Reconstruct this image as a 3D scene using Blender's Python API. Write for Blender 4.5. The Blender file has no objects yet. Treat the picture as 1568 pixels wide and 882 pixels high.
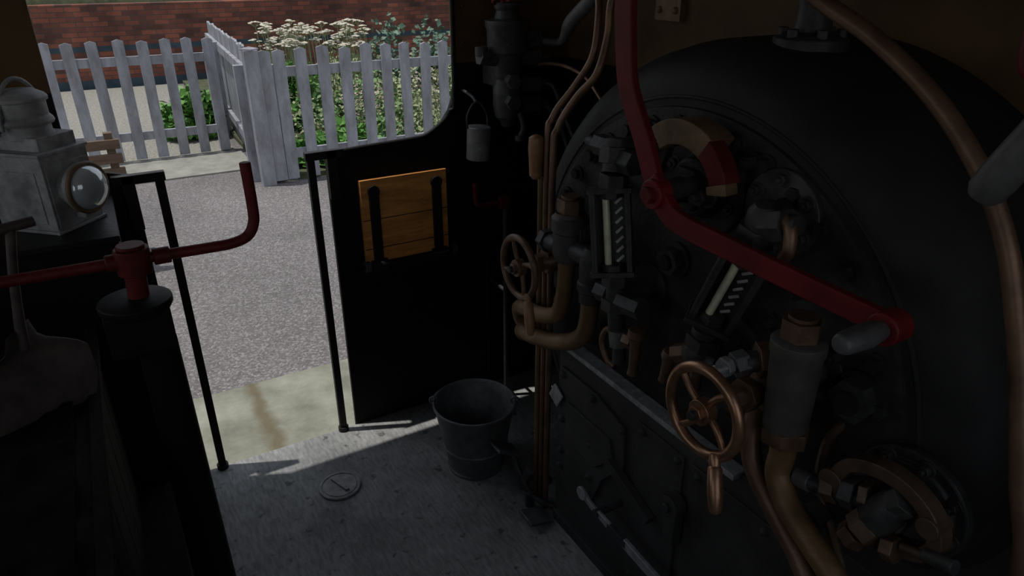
import bpy, bmesh, math, random
from mathutils import Vector, Matrix, noise
random.seed(7)
SC=bpy.context.scene
SC.view_settings.view_transform='Standard'
SC.view_settings.exposure=0.0

# ------------------------------------------------------------------ materials
def mat(name, col, rough=.5, metal=0., var=.25, scale=12., col2=None, bump=.0, bscale=60., spec=.5, detail=6, stretch=None):
    m=bpy.data.materials.new(name); m.use_nodes=True
    nt=m.node_tree; N=nt.nodes; Lk=nt.links
    b=N['Principled BSDF']
    b.inputs['Roughness'].default_value=rough
    b.inputs['Metallic'].default_value=metal
    b.inputs['Specular IOR Level'].default_value=spec
    tc=N.new('ShaderNodeTexCoord'); mp=N.new('ShaderNodeMapping')
    Lk.new(tc.outputs['Object'],mp.inputs[0])
    if stretch: mp.inputs['Scale'].default_value=stretch
    nz=N.new('ShaderNodeTexNoise'); nz.inputs['Scale'].default_value=scale; nz.inputs['Detail'].default_value=detail
    nz.inputs['Roughness'].default_value=.65
    Lk.new(mp.outputs[0],nz.inputs['Vector'])
    cr=N.new('ShaderNodeValToRGB')
    cr.color_ramp.elements[0].position=.35; cr.color_ramp.elements[1].position=.68
    if col2 is None: col2=tuple(c*(1-var) for c in col); 
    cr.color_ramp.elements[0].color=(*col2,1)
    cr.color_ramp.elements[1].color=(*[min(1,c*(1+var*.5)) for c in col],1)
    Lk.new(nz.outputs['Fac'],cr.inputs[0]); Lk.new(cr.outputs[0],b.inputs['Base Color'])
    if bump>0:
        n2=N.new('ShaderNodeTexNoise'); n2.inputs['Scale'].default_value=bscale; n2.inputs['Detail'].default_value=4
        Lk.new(mp.outputs[0],n2.inputs['Vector'])
        bp=N.new('ShaderNodeBump'); bp.inputs['Strength'].default_value=bump; bp.inputs['Distance'].default_value=.01
        Lk.new(n2.outputs['Fac'],bp.inputs['Height']); Lk.new(bp.outputs[0],b.inputs['Normal'])
    return m

M={}
M['black']=mat('black_paint',(.007,.0068,.0068),.6,0,.4,8,bump=.05,spec=.22)
M['blackmetal']=mat('black_metal',(.010,.010,.010),.5,.0,.4,14,bump=.1,spec=.3)
M['boiler']=mat('boiler_paint',(.027,.0275,.028),.6,0,.35,6,bump=.08,spec=.2)
M['plate']=mat('backhead_plate',(.030,.030,.0295),.62,0,.5,16,bump=.25,bscale=90,spec=.25)
M['clad']=mat('cladding_paint',(.054,.0535,.052),.6,0,.35,9,bump=.1,spec=.25)
M['iron']=mat('fitting_iron',(.058,.0585,.058),.5,.2,.45,30,bump=.15,spec=.35)
M['cast']=mat('grey_casting',(.088,.083,.077),.55,.15,.35,20,bump=.12,spec=.3)
M['steel']=mat('worn_steel',(.42,.43,.44),.42,.4,.4,25,bump=.1)
M['greysteel']=mat('dull_steel',(.115,.117,.12),.5,.25,.35,25,bump=.1)
M['ledge']=mat('ledge_steel',(.34,.345,.35),.5,.1,.4,40)
M['bronze']=mat('bronze',(.42,.24,.145),.36,.8,.4,20,bump=.05)
M['copperpipe']=mat('aged_copper',(.21,.122,.078),.45,.5,.4,14,bump=.05)
M['brownpipe']=mat('brown_pipe',(.20,.118,.055),.5,.3,.4,14,bump=.08)
M['brass']=mat('dull_brass',(.165,.097,.06),.48,.4,.5,22,bump=.12)
M['yoke']=mat('oily_bronze',(.125,.082,.055),.5,.35,.45,22,bump=.12)
M['red']=mat('red_enamel',(.165,.010,.013),.52,0,.35,10,bump=.05,spec=.3)
M['redrail']=mat('red_rail_paint',(.12,.011,.011),.55,0,.4,14,bump=.08,spec=.25)
M['tan']=mat('tan_casting',(.20,.125,.065),.6,.1,.4,16,bump=.1)
M['wood']=mat('varnished_wood',(.80,.36,.095),.5,0,.3,5,bump=.1,bscale=30,stretch=(1,1,7),col2=(.47,.195,.048))
M['woodh']=mat('turned_wood_handle',(.30,.16,.075),.45,0,.35,20)
M['bench']=mat('bench_wood',(.15,.095,.06),.7,0,.35,20,stretch=(.3,1,3))
M['board']=mat('bunker_board',(.020,.016,.014),.8,0,.5,8,bump=.3,stretch=(6,6,.6),spec=.1)
M['galv']=mat('galvanised',(.32,.32,.32),.5,.3,.4,22,bump=.05)
M['bucket']=mat('bucket_zinc',(.15,.155,.16),.5,.25,.4,18,bump=.1)
M['lampbody']=mat('lamp_tin',(.33,.33,.325),.6,.1,.35,16,bump=.12,col2=(.15,.15,.15))
M['glass']=mat('lens_glass',(.66,.72,.74),.08,.35,.25,6,spec=.9,col2=(.42,.47,.49))
M['gglass']=mat('gauge_glass_tube',(.80,.83,.60),.15,0,.2,40,spec=1.)
M['gback']=mat('gauge_backing',(.045,.048,.045),.5,0,.2,40)
M['gwhite']=mat('gauge_stripe',(.55,.57,.52),.4,0,.2,40)
M['shovel']=mat('shovel_steel',(.085,.070,.062),.6,.2,.4,14,bump=.1,spec=.3)
M['coal']=mat('coal',(.009,.0085,.008),.85,0,.5,20,bump=.6,bscale=40,spec=.08)
M['white']=mat('fence_paint',(.38,.39,.435),.6,0,.1,9,col2=(.21,.21,.225),bump=.1,stretch=(1,1,.35))
M['kerb']=mat('kerb_stone',(.29,.285,.25),.85,0,.25,7,bump=.2)
M['path']=mat('path_gravel',(.31,.295,.255),.9,0,.3,38,col2=(.16,.155,.13),bump=.3,bscale=60)
M['soil']=mat('garden_soil',(.09,.10,.05),.95,0,.5,6,bump=.4)
M['ballast']=mat('ballast',(.12,.11,.10),.95,0,.5,25,bump=.5)
M['leaf']=mat('leaf_green',(.18,.30,.11),.55,0,.3,3.5,col2=(.07,.15,.045),spec=.3)
M['leaf2']=mat('leaf_olive',(.42,.45,.25),.55,0,.3,5,col2=(.18,.22,.11),spec=.3)
M['leafb']=mat('leaf_bright',(.15,.33,.07),.5,0,.3,4,col2=(.06,.18,.03),spec=.3)
M['leafc']=mat('leaf_bluegreen',(.15,.24,.17),.5,0,.3,4,col2=(.06,.12,.08),spec=.3)
M['flower']=mat('cream_flower',(.56,.52,.41),.7,0,.15,30)
M['pink']=mat('pale_blossom',(.48,.38,.32),.7,0,.25,30)

def two_tone(name, low, high, zsplit):
    m=mat(name,low,.6,0,.3,8,bump=.05,spec=.2)
    N=m.node_tree.nodes; Lk=m.node_tree.links
    b=N['Principled BSDF']; src=b.inputs['Base Color'].links[0].from_socket
    g=N.new('ShaderNodeTexCoord'); sp=N.new('ShaderNodeSeparateXYZ'); Lk.new(g.outputs['Object'],sp.inputs[0])
    gt=N.new('ShaderNodeMath'); gt.operation='GREATER_THAN'; gt.inputs[1].default_value=zsplit
    Lk.new(sp.outputs['Z'],gt.inputs[0])
    n=N.new('ShaderNodeTexNoise'); n.inputs['Scale'].default_value=5; n.inputs['Detail'].default_value=8
    Lk.new(g.outputs['Object'],n.inputs['Vector'])
    cr=N.new('ShaderNodeValToRGB'); cr.color_ramp.elements[0].position=.3; cr.color_ramp.elements[1].position=.6
    cr.color_ramp.elements[0].color=(*[c*.5 for c in high],1); cr.color_ramp.elements[1].color=(*high,1)
    Lk.new(n.outputs['Fac'],cr.inputs[0])
    mx=N.new('ShaderNodeMix'); mx.data_type='RGBA'
    Lk.new(gt.outputs[0],mx.inputs['Factor']); Lk.new(src,mx.inputs['A']); Lk.new(cr.outputs[0],mx.inputs['B'])
    Lk.new(mx.outputs['Result'],b.inputs['Base Color'])
    return m
M['cab']=two_tone('cab_sheet_paint',(.007,.0069,.0069),(.125,.072,.033),1.372)

def tarmac():
    m=bpy.data.materials.new('tarmac'); m.use_nodes=True
    N=m.node_tree.nodes; Lk=m.node_tree.links; b=N['Principled BSDF']; b.inputs['Roughness'].default_value=.9
    tc=N.new('ShaderNodeTexCoord')
    v=N.new('ShaderNodeTexVoronoi'); v.inputs['Scale'].default_value=100; Lk.new(tc.outputs['Object'],v.inputs['Vector'])
    cr=N.new('ShaderNodeValToRGB'); e=cr.color_ramp.elements
    e[0].position=0; e[0].color=(.105,.094,.091,1); e[1].position=1; e[1].color=(.275,.257,.252,1)
    k=cr.color_ramp.elements.new(.6); k.color=(.162,.148,.146,1)
    sp=N.new('ShaderNodeSeparateColor'); Lk.new(v.outputs['Color'],sp.inputs[0]); Lk.new(sp.outputs[0],cr.inputs[0])
    n=N.new('ShaderNodeTexNoise'); n.inputs['Scale'].default_value=.9; n.inputs['Detail'].default_value=4; Lk.new(tc.outputs['Object'],n.inputs['Vector'])
    mr=N.new('ShaderNodeMapRange'); mr.inputs['From Min'].default_value=.3; mr.inputs['From Max'].default_value=.7; mr.inputs['To Min'].default_value=.80; mr.inputs['To Max'].default_value=1.15
    Lk.new(n.outputs['Fac'],mr.inputs['Value'])
    mx=N.new('ShaderNodeVectorMath'); mx.operation='SCALE'; Lk.new(cr.outputs[0],mx.inputs[0]); Lk.new(mr.outputs[0],mx.inputs['Scale'])
    Lk.new(mx.outputs[0],b.inputs['Base Color'])
    return m
M['tarmac']=tarmac()
def coping():
    m=mat('coping_stone',(.30,.295,.235),.85,0,.2,4.5,col2=(.165,.167,.125),bump=.2,bscale=40,detail=10)
    N=m.node_tree.nodes; Lk=m.node_tree.links; b=N['Principled BSDF']; src=b.inputs['Base Color'].links[0].from_socket
    tc=N.new('ShaderNodeTexCoord'); sp=N.new('ShaderNodeSeparateXYZ'); Lk.new(tc.outputs['Object'],sp.inputs[0])
    n=N.new('ShaderNodeTexNoise'); n.inputs['Scale'].default_value=7; n.inputs['Detail'].default_value=6; Lk.new(tc.outputs['Object'],n.inputs['Vector'])
    ad=N.new('ShaderNodeMath'); ad.operation='MULTIPLY_ADD'; ad.inputs[1].default_value=.12; Lk.new(n.outputs['Fac'],ad.inputs[0]); Lk.new(sp.outputs['X'],ad.inputs[2])
    su=N.new('ShaderNodeMath'); su.operation='SUBTRACT'; su.inputs[1].default_value=.395; Lk.new(ad.outputs[0],su.inputs[0])
    ab=N.new('ShaderNodeMath'); ab.operation='ABSOLUTE'; Lk.new(su.outputs[0],ab.inputs[0])
    mr=N.new('ShaderNodeMapRange'); mr.inputs['From Min'].default_value=.010; mr.inputs['From Max'].default_value=.055; mr.inputs['To Min'].default_value=.85; mr.inputs['To Max'].default_value=0.
    Lk.new(ab.outputs[0],mr.inputs['Value'])
    mx=N.new('ShaderNodeMix'); mx.data_type='RGBA'; mx.inputs['B'].default_value=(.125,.098,.05,1)
    Lk.new(mr.outputs[0],mx.inputs['Factor']); Lk.new(src,mx.inputs['A']); Lk.new(mx.outputs['Result'],b.inputs['Base Color'])
    return m
M['coping']=coping()
def brick():
    m=bpy.data.materials.new('brick'); m.use_nodes=True
    N=m.node_tree.nodes; Lk=m.node_tree.links; b=N['Principled BSDF']; b.inputs['Roughness'].default_value=.9
    tc=N.new('ShaderNodeTexCoord'); sp=N.new('ShaderNodeSeparateXYZ'); Lk.new(tc.outputs['Object'],sp.inputs[0])
    cb=N.new('ShaderNodeCombineXYZ'); Lk.new(sp.outputs['X'],cb.inputs['X']); Lk.new(sp.outputs['Z'],cb.inputs['Y'])
    br=N.new('ShaderNodeTexBrick'); Lk.new(cb.outputs[0],br.inputs['Vector'])
    br.inputs['Scale'].default_value=1; br.inputs['Brick Width'].default_value=.225; br.inputs['Row Height'].default_value=.075
    br.inputs['Mortar Size'].default_value=.006
    br.inputs['Color1'].default_value=(.27,.085,.055,1); br.inputs['Color2'].default_value=(.085,.038,.032,1)
    br.inputs['Mortar'].default_value=(.075,.06,.05,1); br.inputs['Bias'].default_value=-.05
    def band(lo,hi):
        a=N.new('ShaderNodeMath'); a.operation='GREATER_THAN'; a.inputs[1].default_value=lo; Lk.new(sp.outputs['Z'],a.inputs[0])
        c=N.new('ShaderNodeMath'); c.operation='LESS_THAN'; c.inputs[1].default_value=hi; Lk.new(sp.outputs['Z'],c.inputs[0])
        d=N.new('ShaderNodeMath'); d.operation='MULTIPLY'; Lk.new(a.outputs[0],d.inputs[0]); Lk.new(c.outputs[0],d.inputs[1]); return d
    d1=band(.38,.46); d2=band(-1,-.06)
    ad=N.new('ShaderNodeMath'); ad.operation='MAXIMUM'; Lk.new(d1.outputs[0],ad.inputs[0]); Lk.new(d2.outputs[0],ad.inputs[1])
    mx=N.new('ShaderNodeMix'); mx.data_type='RGBA'; mx.inputs['B'].default_value=(.04,.065,.085,1)
    Lk.new(ad.outputs[0],mx.inputs['Factor']); Lk.new(br.outputs['Color'],mx.inputs['A'])
    n=N.new('ShaderNodeTexNoise'); n.inputs['Scale'].default_value=3; n.inputs['Detail'].default_value=8; Lk.new(tc.outputs['Object'],n.inputs['Vector'])
    mr=N.new('ShaderNodeMapRange'); mr.inputs['From Min'].default_value=.3; mr.inputs['From Max'].default_value=.7; mr.inputs['To Min'].default_value=.6; mr.inputs['To Max'].default_value=1.25
    Lk.new(n.outputs['Fac'],mr.inputs['Value'])
    vm=N.new('ShaderNodeVectorMath'); vm.operation='SCALE'; Lk.new(mx.outputs['Result'],vm.inputs[0]); Lk.new(mr.outputs[0],vm.inputs['Scale'])
    Lk.new(vm.outputs[0],b.inputs['Base Color'])
    bp=N.new('ShaderNodeBump'); bp.inputs['Strength'].default_value=.4; bp.invert=True; Lk.new(br.outputs['Fac'],bp.inputs['Height']); Lk.new(bp.outputs[0],b.inputs['Normal'])
    return m
M['brick']=brick()
def floor_mat():
    m=mat('cab_floor_plate',(.33,.332,.325),.8,.0,.25,3.5,col2=(.20,.202,.198),bump=0,spec=.15)
    N=m.node_tree.nodes; Lk=m.node_tree.links; b=N['Principled BSDF']
    tc=N.new('ShaderNodeTexCoord'); mp=N.new('ShaderNodeMapping'); mp.inputs['Rotation'].default_value=(0,0,math.radians(28)); mp.inputs['Scale'].default_value=(100,22,1)
    Lk.new(tc.outputs['Object'],mp.inputs[0])
    v=N.new('ShaderNodeTexNoise'); v.inputs['Scale'].default_value=1; v.inputs['Detail'].default_value=2; Lk.new(mp.outputs[0],v.inputs['Vector'])
    src=b.inputs['Base Color'].links[0].from_socket
    mr=N.new('ShaderNodeMapRange'); mr.inputs['From Min'].default_value=.35; mr.inputs['From Max'].default_value=.65; mr.inputs['To Min'].default_value=.78; mr.inputs['To Max'].default_value=1.12
    Lk.new(v.outputs['Fac'],mr.inputs['Value'])
    n3=N.new('ShaderNodeTexNoise'); n3.inputs['Scale'].default_value=26; n3.inputs['Detail'].default_value=3; Lk.new(tc.outputs['Object'],n3.inputs['Vector'])
    m3=N.new('ShaderNodeMapRange'); m3.inputs['From Min'].default_value=.30; m3.inputs['From Max'].default_value=.38; m3.inputs['To Min'].default_value=.45; m3.inputs['To Max'].default_value=1.
    Lk.new(n3.outputs['Fac'],m3.inputs['Value'])
    mu=N.new('ShaderNodeMath'); mu.operation='MULTIPLY'; Lk.new(mr.outputs[0],mu.inputs[0]); Lk.new(m3.outputs[0],mu.inputs[1])
    vm=N.new('ShaderNodeVectorMath'); vm.operation='SCALE'; Lk.new(src,vm.inputs[0]); Lk.new(mu.outputs[0],vm.inputs['Scale'])
    Lk.new(vm.outputs[0],b.inputs['Base Color'])
    bp=N.new('ShaderNodeBump'); bp.inputs['Strength'].default_value=.12; bp.inputs['Distance'].default_value=.003
    Lk.new(v.outputs['Fac'],bp.inputs['Height']); Lk.new(bp.outputs[0],b.inputs['Normal'])
    return m
M['floor']=floor_mat()
M['cover']=mat('cover_iron',(.30,.30,.295),.65,.1,.4,30,bump=.15,spec=.3)

# ------------------------------------------------------------------ mesh builder
def frame(d):
    d=Vector(d).normalized()
    up=Vector((0,0,1)) if abs(d.z)<.9 else Vector((1,0,0))
    u=d.cross(up).normalized(); v=d.cross(u).normalized()
    return d,u,v
class B:
    def __init__(s,name,bevel=.0,sharp=35):
        s.name=name; s.bm=bmesh.new(); s.mats=[]; s.bevel=bevel; s.sharp=sharp
    def mi(s,m):
        m=M[m]
        if m not in s.mats: s.mats.append(m)
        return s.mats.index(m)
    def face(s,vs,k):
        try:
            f=s.bm.faces.new(vs); f.material_index=k; f.smooth=True; return f
        except ValueError: return None
    def box(s,c,size,m,rot=None):
        k=s.mi(m); R=rot if rot is not None else Matrix.Identity(3); c=Vector(c)
        v=[]
        for i in (-1,1):
            for j in (-1,1):
                for l in (-1,1):
                    v.append(s.bm.verts.new(c+R@Vector((i*size[0]/2,j*size[1]/2,l*size[2]/2))))
        for q in ((0,1,3,2),(4,6,7,5),(0,4,5,1),(2,3,7,6),(0,2,6,4),(1,5,7,3)):
            s.face([v[a] for a in q],k)
        return s
    def cyl(s,p1,p2,r1,m,r2=None,n=24,caps=True,rot=0.):
        k=s.mi(m); p1=Vector(p1);p2=Vector(p2); r2=r1 if r2 is None else r2
        d,u,v=frame(p2-p1); A=[];Bv=[]
        for i in range(n):
            a=2*math.pi*i/n+rot; w=u*math.cos(a)+v*math.sin(a)
            A.append(s.bm.verts.new(p1+w*r1)); Bv.append(s.bm.verts.new(p2+w*r2))
        for i in range(n): s.face([A[i],A[(i+1)%n],Bv[(i+1)%n],Bv[i]],k)
        if caps: s.face(A[::-1],k); s.face(Bv,k)
        return s
    def hexn(s,p1,p2,r,m,rot=0.): return s.cyl(p1,p2,r,m,n=6,rot=rot)
    def lathe(s,p,axis,prof,m,n=32):
        k=s.mi(m); p=Vector(p); d,u,v=frame(axis); rings=[]
        for (t,r) in prof:
            if r<1e-5: rings.append([s.bm.verts.new(p+d*t)])
            else: rings.append([s.bm.verts.new(p+d*t+(u*math.cos(2*math.pi*i/n)+v*math.sin(2*math.pi*i/n))*r) for i in range(n)])
        for a,b in zip(rings,rings[1:]):
            for i in range(n):
                j=(i+1)%n
                if len(a)==1 and len(b)==1: continue
                if len(a)==1: s.face([a[0],b[j],b[i]],k)
                elif len(b)==1: s.face([a[i],a[j],b[0]],k)
                else: s.face([a[i],a[j],b[j],b[i]],k)
        return s
    def tube(s,pts,r,m,n=14,sub=6,caps=True,smooth=True):
        k=s.mi(m); P=[Vector(p) for p in pts]
        if smooth and len(P)>2:
            Q=[]
            E=[P[0]*2-P[1]]+P+[P[-1]*2-P[-2]]
            for i in range(1,len(E)-2):
                for j in range(sub):
                    t=j/sub; a,b,c,d=E[i-1],E[i],E[i+1],E[i+2]
                    Q.append(.5*((2*b)+(c-a)*t+(2*a-5*b+4*c-d)*t*t+(-a+3*b-3*c+d)*t*t*t))
            Q.append(P[-1]); P=Q
        d0=(P[1]-P[0]).normalized(); _,u,v=frame(d0); rings=[]
        for i,p in enumerate(P):
            if i==0: t=d0
            elif i==len(P)-1: t=(P[-1]-P[-2]).normalized()
            else: t=(P[i+1]-P[i-1]).normalized()
            u=(u-t*u.dot(t)).normalized(); v=t.cross(u)
            rr=r if not callable(r) else r(i/(len(P)-1))
            rings.append([s.bm.verts.new(p+(u*math.cos(2*math.pi*q/n)+v*math.sin(2*math.pi*q/n))*rr) for q in range(n)])
        for a,b in zip(rings,rings[1:]):
            for i in range(n): s.face([a[i],a[(i+1)%n],b[(i+1)%n],b[i]],k)
        if caps: s.face(rings[0][::-1],k); s.face(rings[-1],k)
        return s
    def torus(s,c,axis,R,r,m,n=40,q=12,a0=0,a1=2*math.pi):
        d,u,v=frame(axis); c=Vector(c); k=s.mi(m); full=abs(a1-a0-2*math.pi)<1e-4
        rings=[]; cnt=n if full else n+1
        for i in range(cnt):
            a=a0+(a1-a0)*i/n; w=u*math.cos(a)+v*math.sin(a)
            rings.append([s.bm.verts.new(c+w*(R+r*math.cos(2*math.pi*j/q))+d*r*math.sin(2*math.pi*j/q)) for j in range(q)])
        for i in range(n):
            a=rings[i]; b=rings[(i+1)%cnt]
            for j in range(q): s.face([a[j],a[(j+1)%q],b[(j+1)%q],b[j]],k)
        return s
    def prism(s,poly,a,b,m,axis='x'):
        k=s.mi(m)
        def P(p,h):
            return Vector((h,p[0],p[1])) if axis=='x' else Vector((p[0],h,p[1])) if axis=='y' else Vector((p[0],p[1],h))
        A=[s.bm.verts.new(P(p,a)) for p in poly]; C=[s.bm.verts.new(P(p,b)) for p in poly]; n=len(poly)
        s.face(A[::-1],k); s.face(C,k)
        for i in range(n): s.face([A[i],A[(i+1)%n],C[(i+1)%n],C[i]],k)
        return s
    def ribbon(s,pts,w,x0,x1,m,sub=6):
        P=[Vector((p[0],p[1],0)) for p in pts]
        if sub>1:
            E=[P[0]*2-P[1]]+P+[P[-1]*2-P[-2]]; Q=[]
            for i in range(1,len(E)-2):
                for j in range(sub):
                    t=j/sub; a,b,c,d=E[i-1],E[i],E[i+1],E[i+2]
                    Q.append(.5*((2*b)+(c-a)*t+(2*a-5*b+4*c-d)*t*t+(-a+3*b-3*c+d)*t*t*t))
            Q.append(P[-1]); P=Q
        L=[];R=[]
        for i,p in enumerate(P):
            t=(P[min(i+1,len(P)-1)]-P[max(i-1,0)]).normalized(); nn=Vector((-t.y,t.x,0))
            f=i/(len(P)-1); ww=w(f) if callable(w) else w
            L.append(p+nn*ww/2);R.append(p-nn*ww/2)
        k=s.mi(m)
        fr=lambda q,h:s.bm.verts.new(Vector((h,q.x,q.y)))
        l0=[fr(q,x0) for q in L];r0=[fr(q,x0) for q in R];l1=[fr(q,x1) for q in L];r1=[fr(q,x1) for q in R]
        for i in range(len(P)-1):
            s.face([l0[i],l0[i+1],r0[i+1],r0[i]],k); s.face([l1[i],r1[i],r1[i+1],l1[i+1]],k)
            s.face([l0[i],l1[i],l1[i+1],l0[i+1]],k); s.face([r0[i],r0[i+1],r1[i+1],r1[i]],k)
        s.face([l0[0],r0[0],r1[0],l1[0]],k); s.face([l0[-1],l1[-1],r1[-1],r0[-1]],k)
        return s
    def dome(s,c,axis,r,m,h=None,n=16):
        h=r if h is None else h
        return s.lathe(c,axis,[(0,r)]+[(h*math.sin(a),r*math.cos(a)) for a in (.3,.6,.9,1.2,1.45)]+[(h,0)],m,n)
    def stud(s,x,y,z,r,m,l=.015):
        s.cyl((x+.004,y,z),(x-.004,y,z),r*1.35,m,n=14); s.hexn((x,y,z),(x-l,y,z),r,m); s.cyl((x-l,y,z),(x-l*1.5,y,z),r*.5,m,n=10); return s
    def done(s,parent=None):
        bm=s.bm; bmesh.ops.recalc_face_normals(bm,faces=bm.faces[:])
        me=bpy.data.meshes.new(s.name); bm.to_mesh(me); bm.free()
        for m in s.mats: me.materials.append(m)
        me.set_sharp_from_angle(angle=math.radians(s.sharp))
        o=bpy.data.objects.new(s.name,me); SC.collection.objects.link(o)
        if s.bevel>0:
            md=o.modifiers.new('bevel','BEVEL'); md.width=s.bevel; md.segments=2; md.limit_method='ANGLE'; md.angle_limit=math.radians(40); md.harden_normals=False
        if parent: o.parent=parent
        return o
def rotz(a): return Matrix.Rotation(a,3,'Z')

# ------------------------------------------------------------------ cab shell
YS=2.32; YC=.86; HW=1.46
def arch(y): return 2.02+.30*(1-((y-YC)/(HW+.12))**2)
b=B('floor'); b.box((.325,.86,-.03),(2.45,2.92,.06),'floor'); b.done()
def side_polys():
    arcR=[(1.10-.17+.17*math.cos(a),1.295-.17*math.sin(a)) for a in [math.radians(q) for q in (0,15,30,45,60,75,90)]]
    right=[(.612,-.35),(1.56,-.35),(1.56,2.03),(1.10,2.03)]+arcR+[(.75,1.118),(.612,1.11)]
    arcL=[(-.118+.10-.10*math.cos(a),1.235-.10*math.sin(a)) for a in [math.radians(q) for q in (0,20,40,60,80)]]
    left=[(-.92,-.35),(.028,-.35),(.028,1.12)]+arcL[::-1]+[(-.118,2.03),(-.92,2.03)]
    return left,right
Lp,Rp=side_polys()
b=B('wall_left',.002); b.prism(Lp,YS,YS+.02,'cab','y'); b.prism(Rp,YS,YS+.02,'cab','y')
b.box((.32,YS+.01,-.2),(.6,.02,.3),'cab')
b.tube([(1.10,YS-.002,2.0),(1.10,YS-.002,1.295)]+[(p[0],YS-.002,p[1]) for p in [(1.077,1.21),(1.05,1.175),(.985,1.134),(.93,1.125)]]+[(.75,YS-.002,1.118),(.612,YS-.002,1.11)],.008,'black',sub=3)
b.tube([(1.22,YS-.003,.02),(1.22,YS-.003,.6)],.008,'black')
for i in range(7): b.dome((1.14,YS,1.2+i*.12),(0,-1,0),.008,'cab')
b.done()
b=B('wall_right',.002); 
b.prism(Lp,-.62,-.60,'cab','y'); b.prism(Rp,-.62,-.60,'cab','y'); b.box((.32,-.61,.4),(.6,.02,1.3),'cab'); b.done()
ys=[YC-HW+2*HW*i/16 for i in range(17)]
b=B('wall_front',.0); b.prism([(-.62,-.35),(2.34,-.35)]+[(y,arch(y)) for y in ys[::-1]],1.55,1.57,'cab','x')
b.box((1.54,1.714,1.566),(.02,.11,.06),'tan'); 
for dy in (-.035,.035): b.dome((1.53,1.714+dy,1.566),(-1,0,0),.011,'tan')
for i in range(14): b.dome((1.55,2.26,.2+i*.13),(-1,0,0),.009,'cab')
for i in range(12): b.dome((1.55,2.2-i*.16,1.98),(-1,0,0),.009,'cab')
b.done()
b=B('wall_rear'); b.prism([(-.62,-.35),(2.34,-.35),(2.34,1.15),(-.62,1.15)],-.92,-.90,'cab','x')
b.prism([(-.62,1.15),(-.35,1.15),(-.35,2.0),(-.62,2.0)],-.92,-.90,'cab','x'); b.prism([(2.07,1.15),(2.34,1.15),(2.34,2.0),(2.07,2.0)],-.92,-.90,'cab','x')
b.prism([(.7,1.15),(1.02,1.15),(1.02,2.0),(.7,2.0)],-.92,-.90,'cab','x')
b.prism([(-.62,1.85),(2.34,1.85)]+[(y,arch(y)) for y in ys[::-1]],-.925,-.905,'cab','x'); b.done()
b=B('ceiling'); yr=[YC-HW-.022+2*(HW+.022)*i/20 for i in range(21)]
b.prism([(y,arch(y)) for y in yr]+[(y,arch(y)+.02) for y in yr[::-1]],-1.0,1.62,'tan','x'); b.done()

for nm,x,px,sg in (('doorway_handrail',.098,.028,-1),('doorway_handrail',.556,.612,1)):
    b=B(nm,.002)
    b.box((x,YS-.01,.565),(.026,.022,1.115),'blackmetal'); 
    b.box(((x+px)/2+sg*.02,YS-.012,1.112),(abs(px-x)+.075,.026,.028),'blackmetal')
    b.box((px+sg*.015,YS-.012,1.04),(.035,.026,.17),'blackmetal')
    b.cyl((x,YS-.01,0),(x,YS-.01,.02),.020,'blackmetal')
    b.done()

b=B('wooden_flap',.002)
b.box((.876,YS-.018,.845),(.33,.022,.325),'wood')
for i in range(2): b.box((.876,YS-.030,.75+.11*i),(.33,.002,.003),'black')
for x in (.757,.998):
    b.box((x,YS-.033,.83),(.036,.01,.27),'blackmetal'); b.cyl((x,YS-.028,.965),(x,YS-.04,.965),.022,'blackmetal')
    b.cyl((x-.03,YS-.038,.688),(x+.03,YS-.038,.688),.02,'blackmetal')
b.cyl((.70,YS-.038,.688),(1.07,YS-.038,.688),.011,'blackmetal'); b.cyl((.70,YS-.038,.688),(.72,YS-.038,.688),.02,'iron'); b.cyl((1.05,YS-.038,.688),(1.07,YS-.038,.688),.02,'iron')
b.box((.88,YS-.01,.655),(.42,.02,.03),'blackmetal')
b.done()

b=B('floor_cover_plate',.001)
b.lathe((.442,1.993,0),(0,0,1),[(0,.074),(.006,.074),(.008,.071),(.008,.064),(.005,.063),(.005,.060),(.008,.059),(.009,0)],'cover',40)
b.box((.442,1.993,.012),(.014,.09,.008),'cover',rotz(.35))
b.done()

b=B('bucket')
c=(.922,1.866,0)
b.lathe(c,(0,0,1),[(.0,0),(.0,.101),(.012,.104),(.014,.098),(.10,.115),(.105,.119),(.11,.116),(.262,.143),(.27,.149),(.277,.149),(.279,.144),(.272,.139),(.10,.108),(.02,.096),(.015,0)],'bucket',48)
u=Vector((.866,-.5,0))
for sg in (-1,1):
    p=Vector(c)+u*sg*.145+Vector((0,0,.25)); b.box(p,(.03,.012,.05),'bucket',rotz(math.radians(-30)+math.pi/2))
    b.torus(p+Vector((0,0,.03)),(0.5,.866,0),.014,.004,'bucket',16,8)
h=Vector((.5,.866,0)); pts=[]
for i in range(13):
    a=math.pi*i/12; pts.append(Vector(c)+Vector((0,0,.275))+u*.153*math.cos(a)+(h*.97+Vector((0,0,-.05)))*.145*math.sin(a))
b.tube(pts,.004,'bucket',8,3)
b.done()

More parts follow.
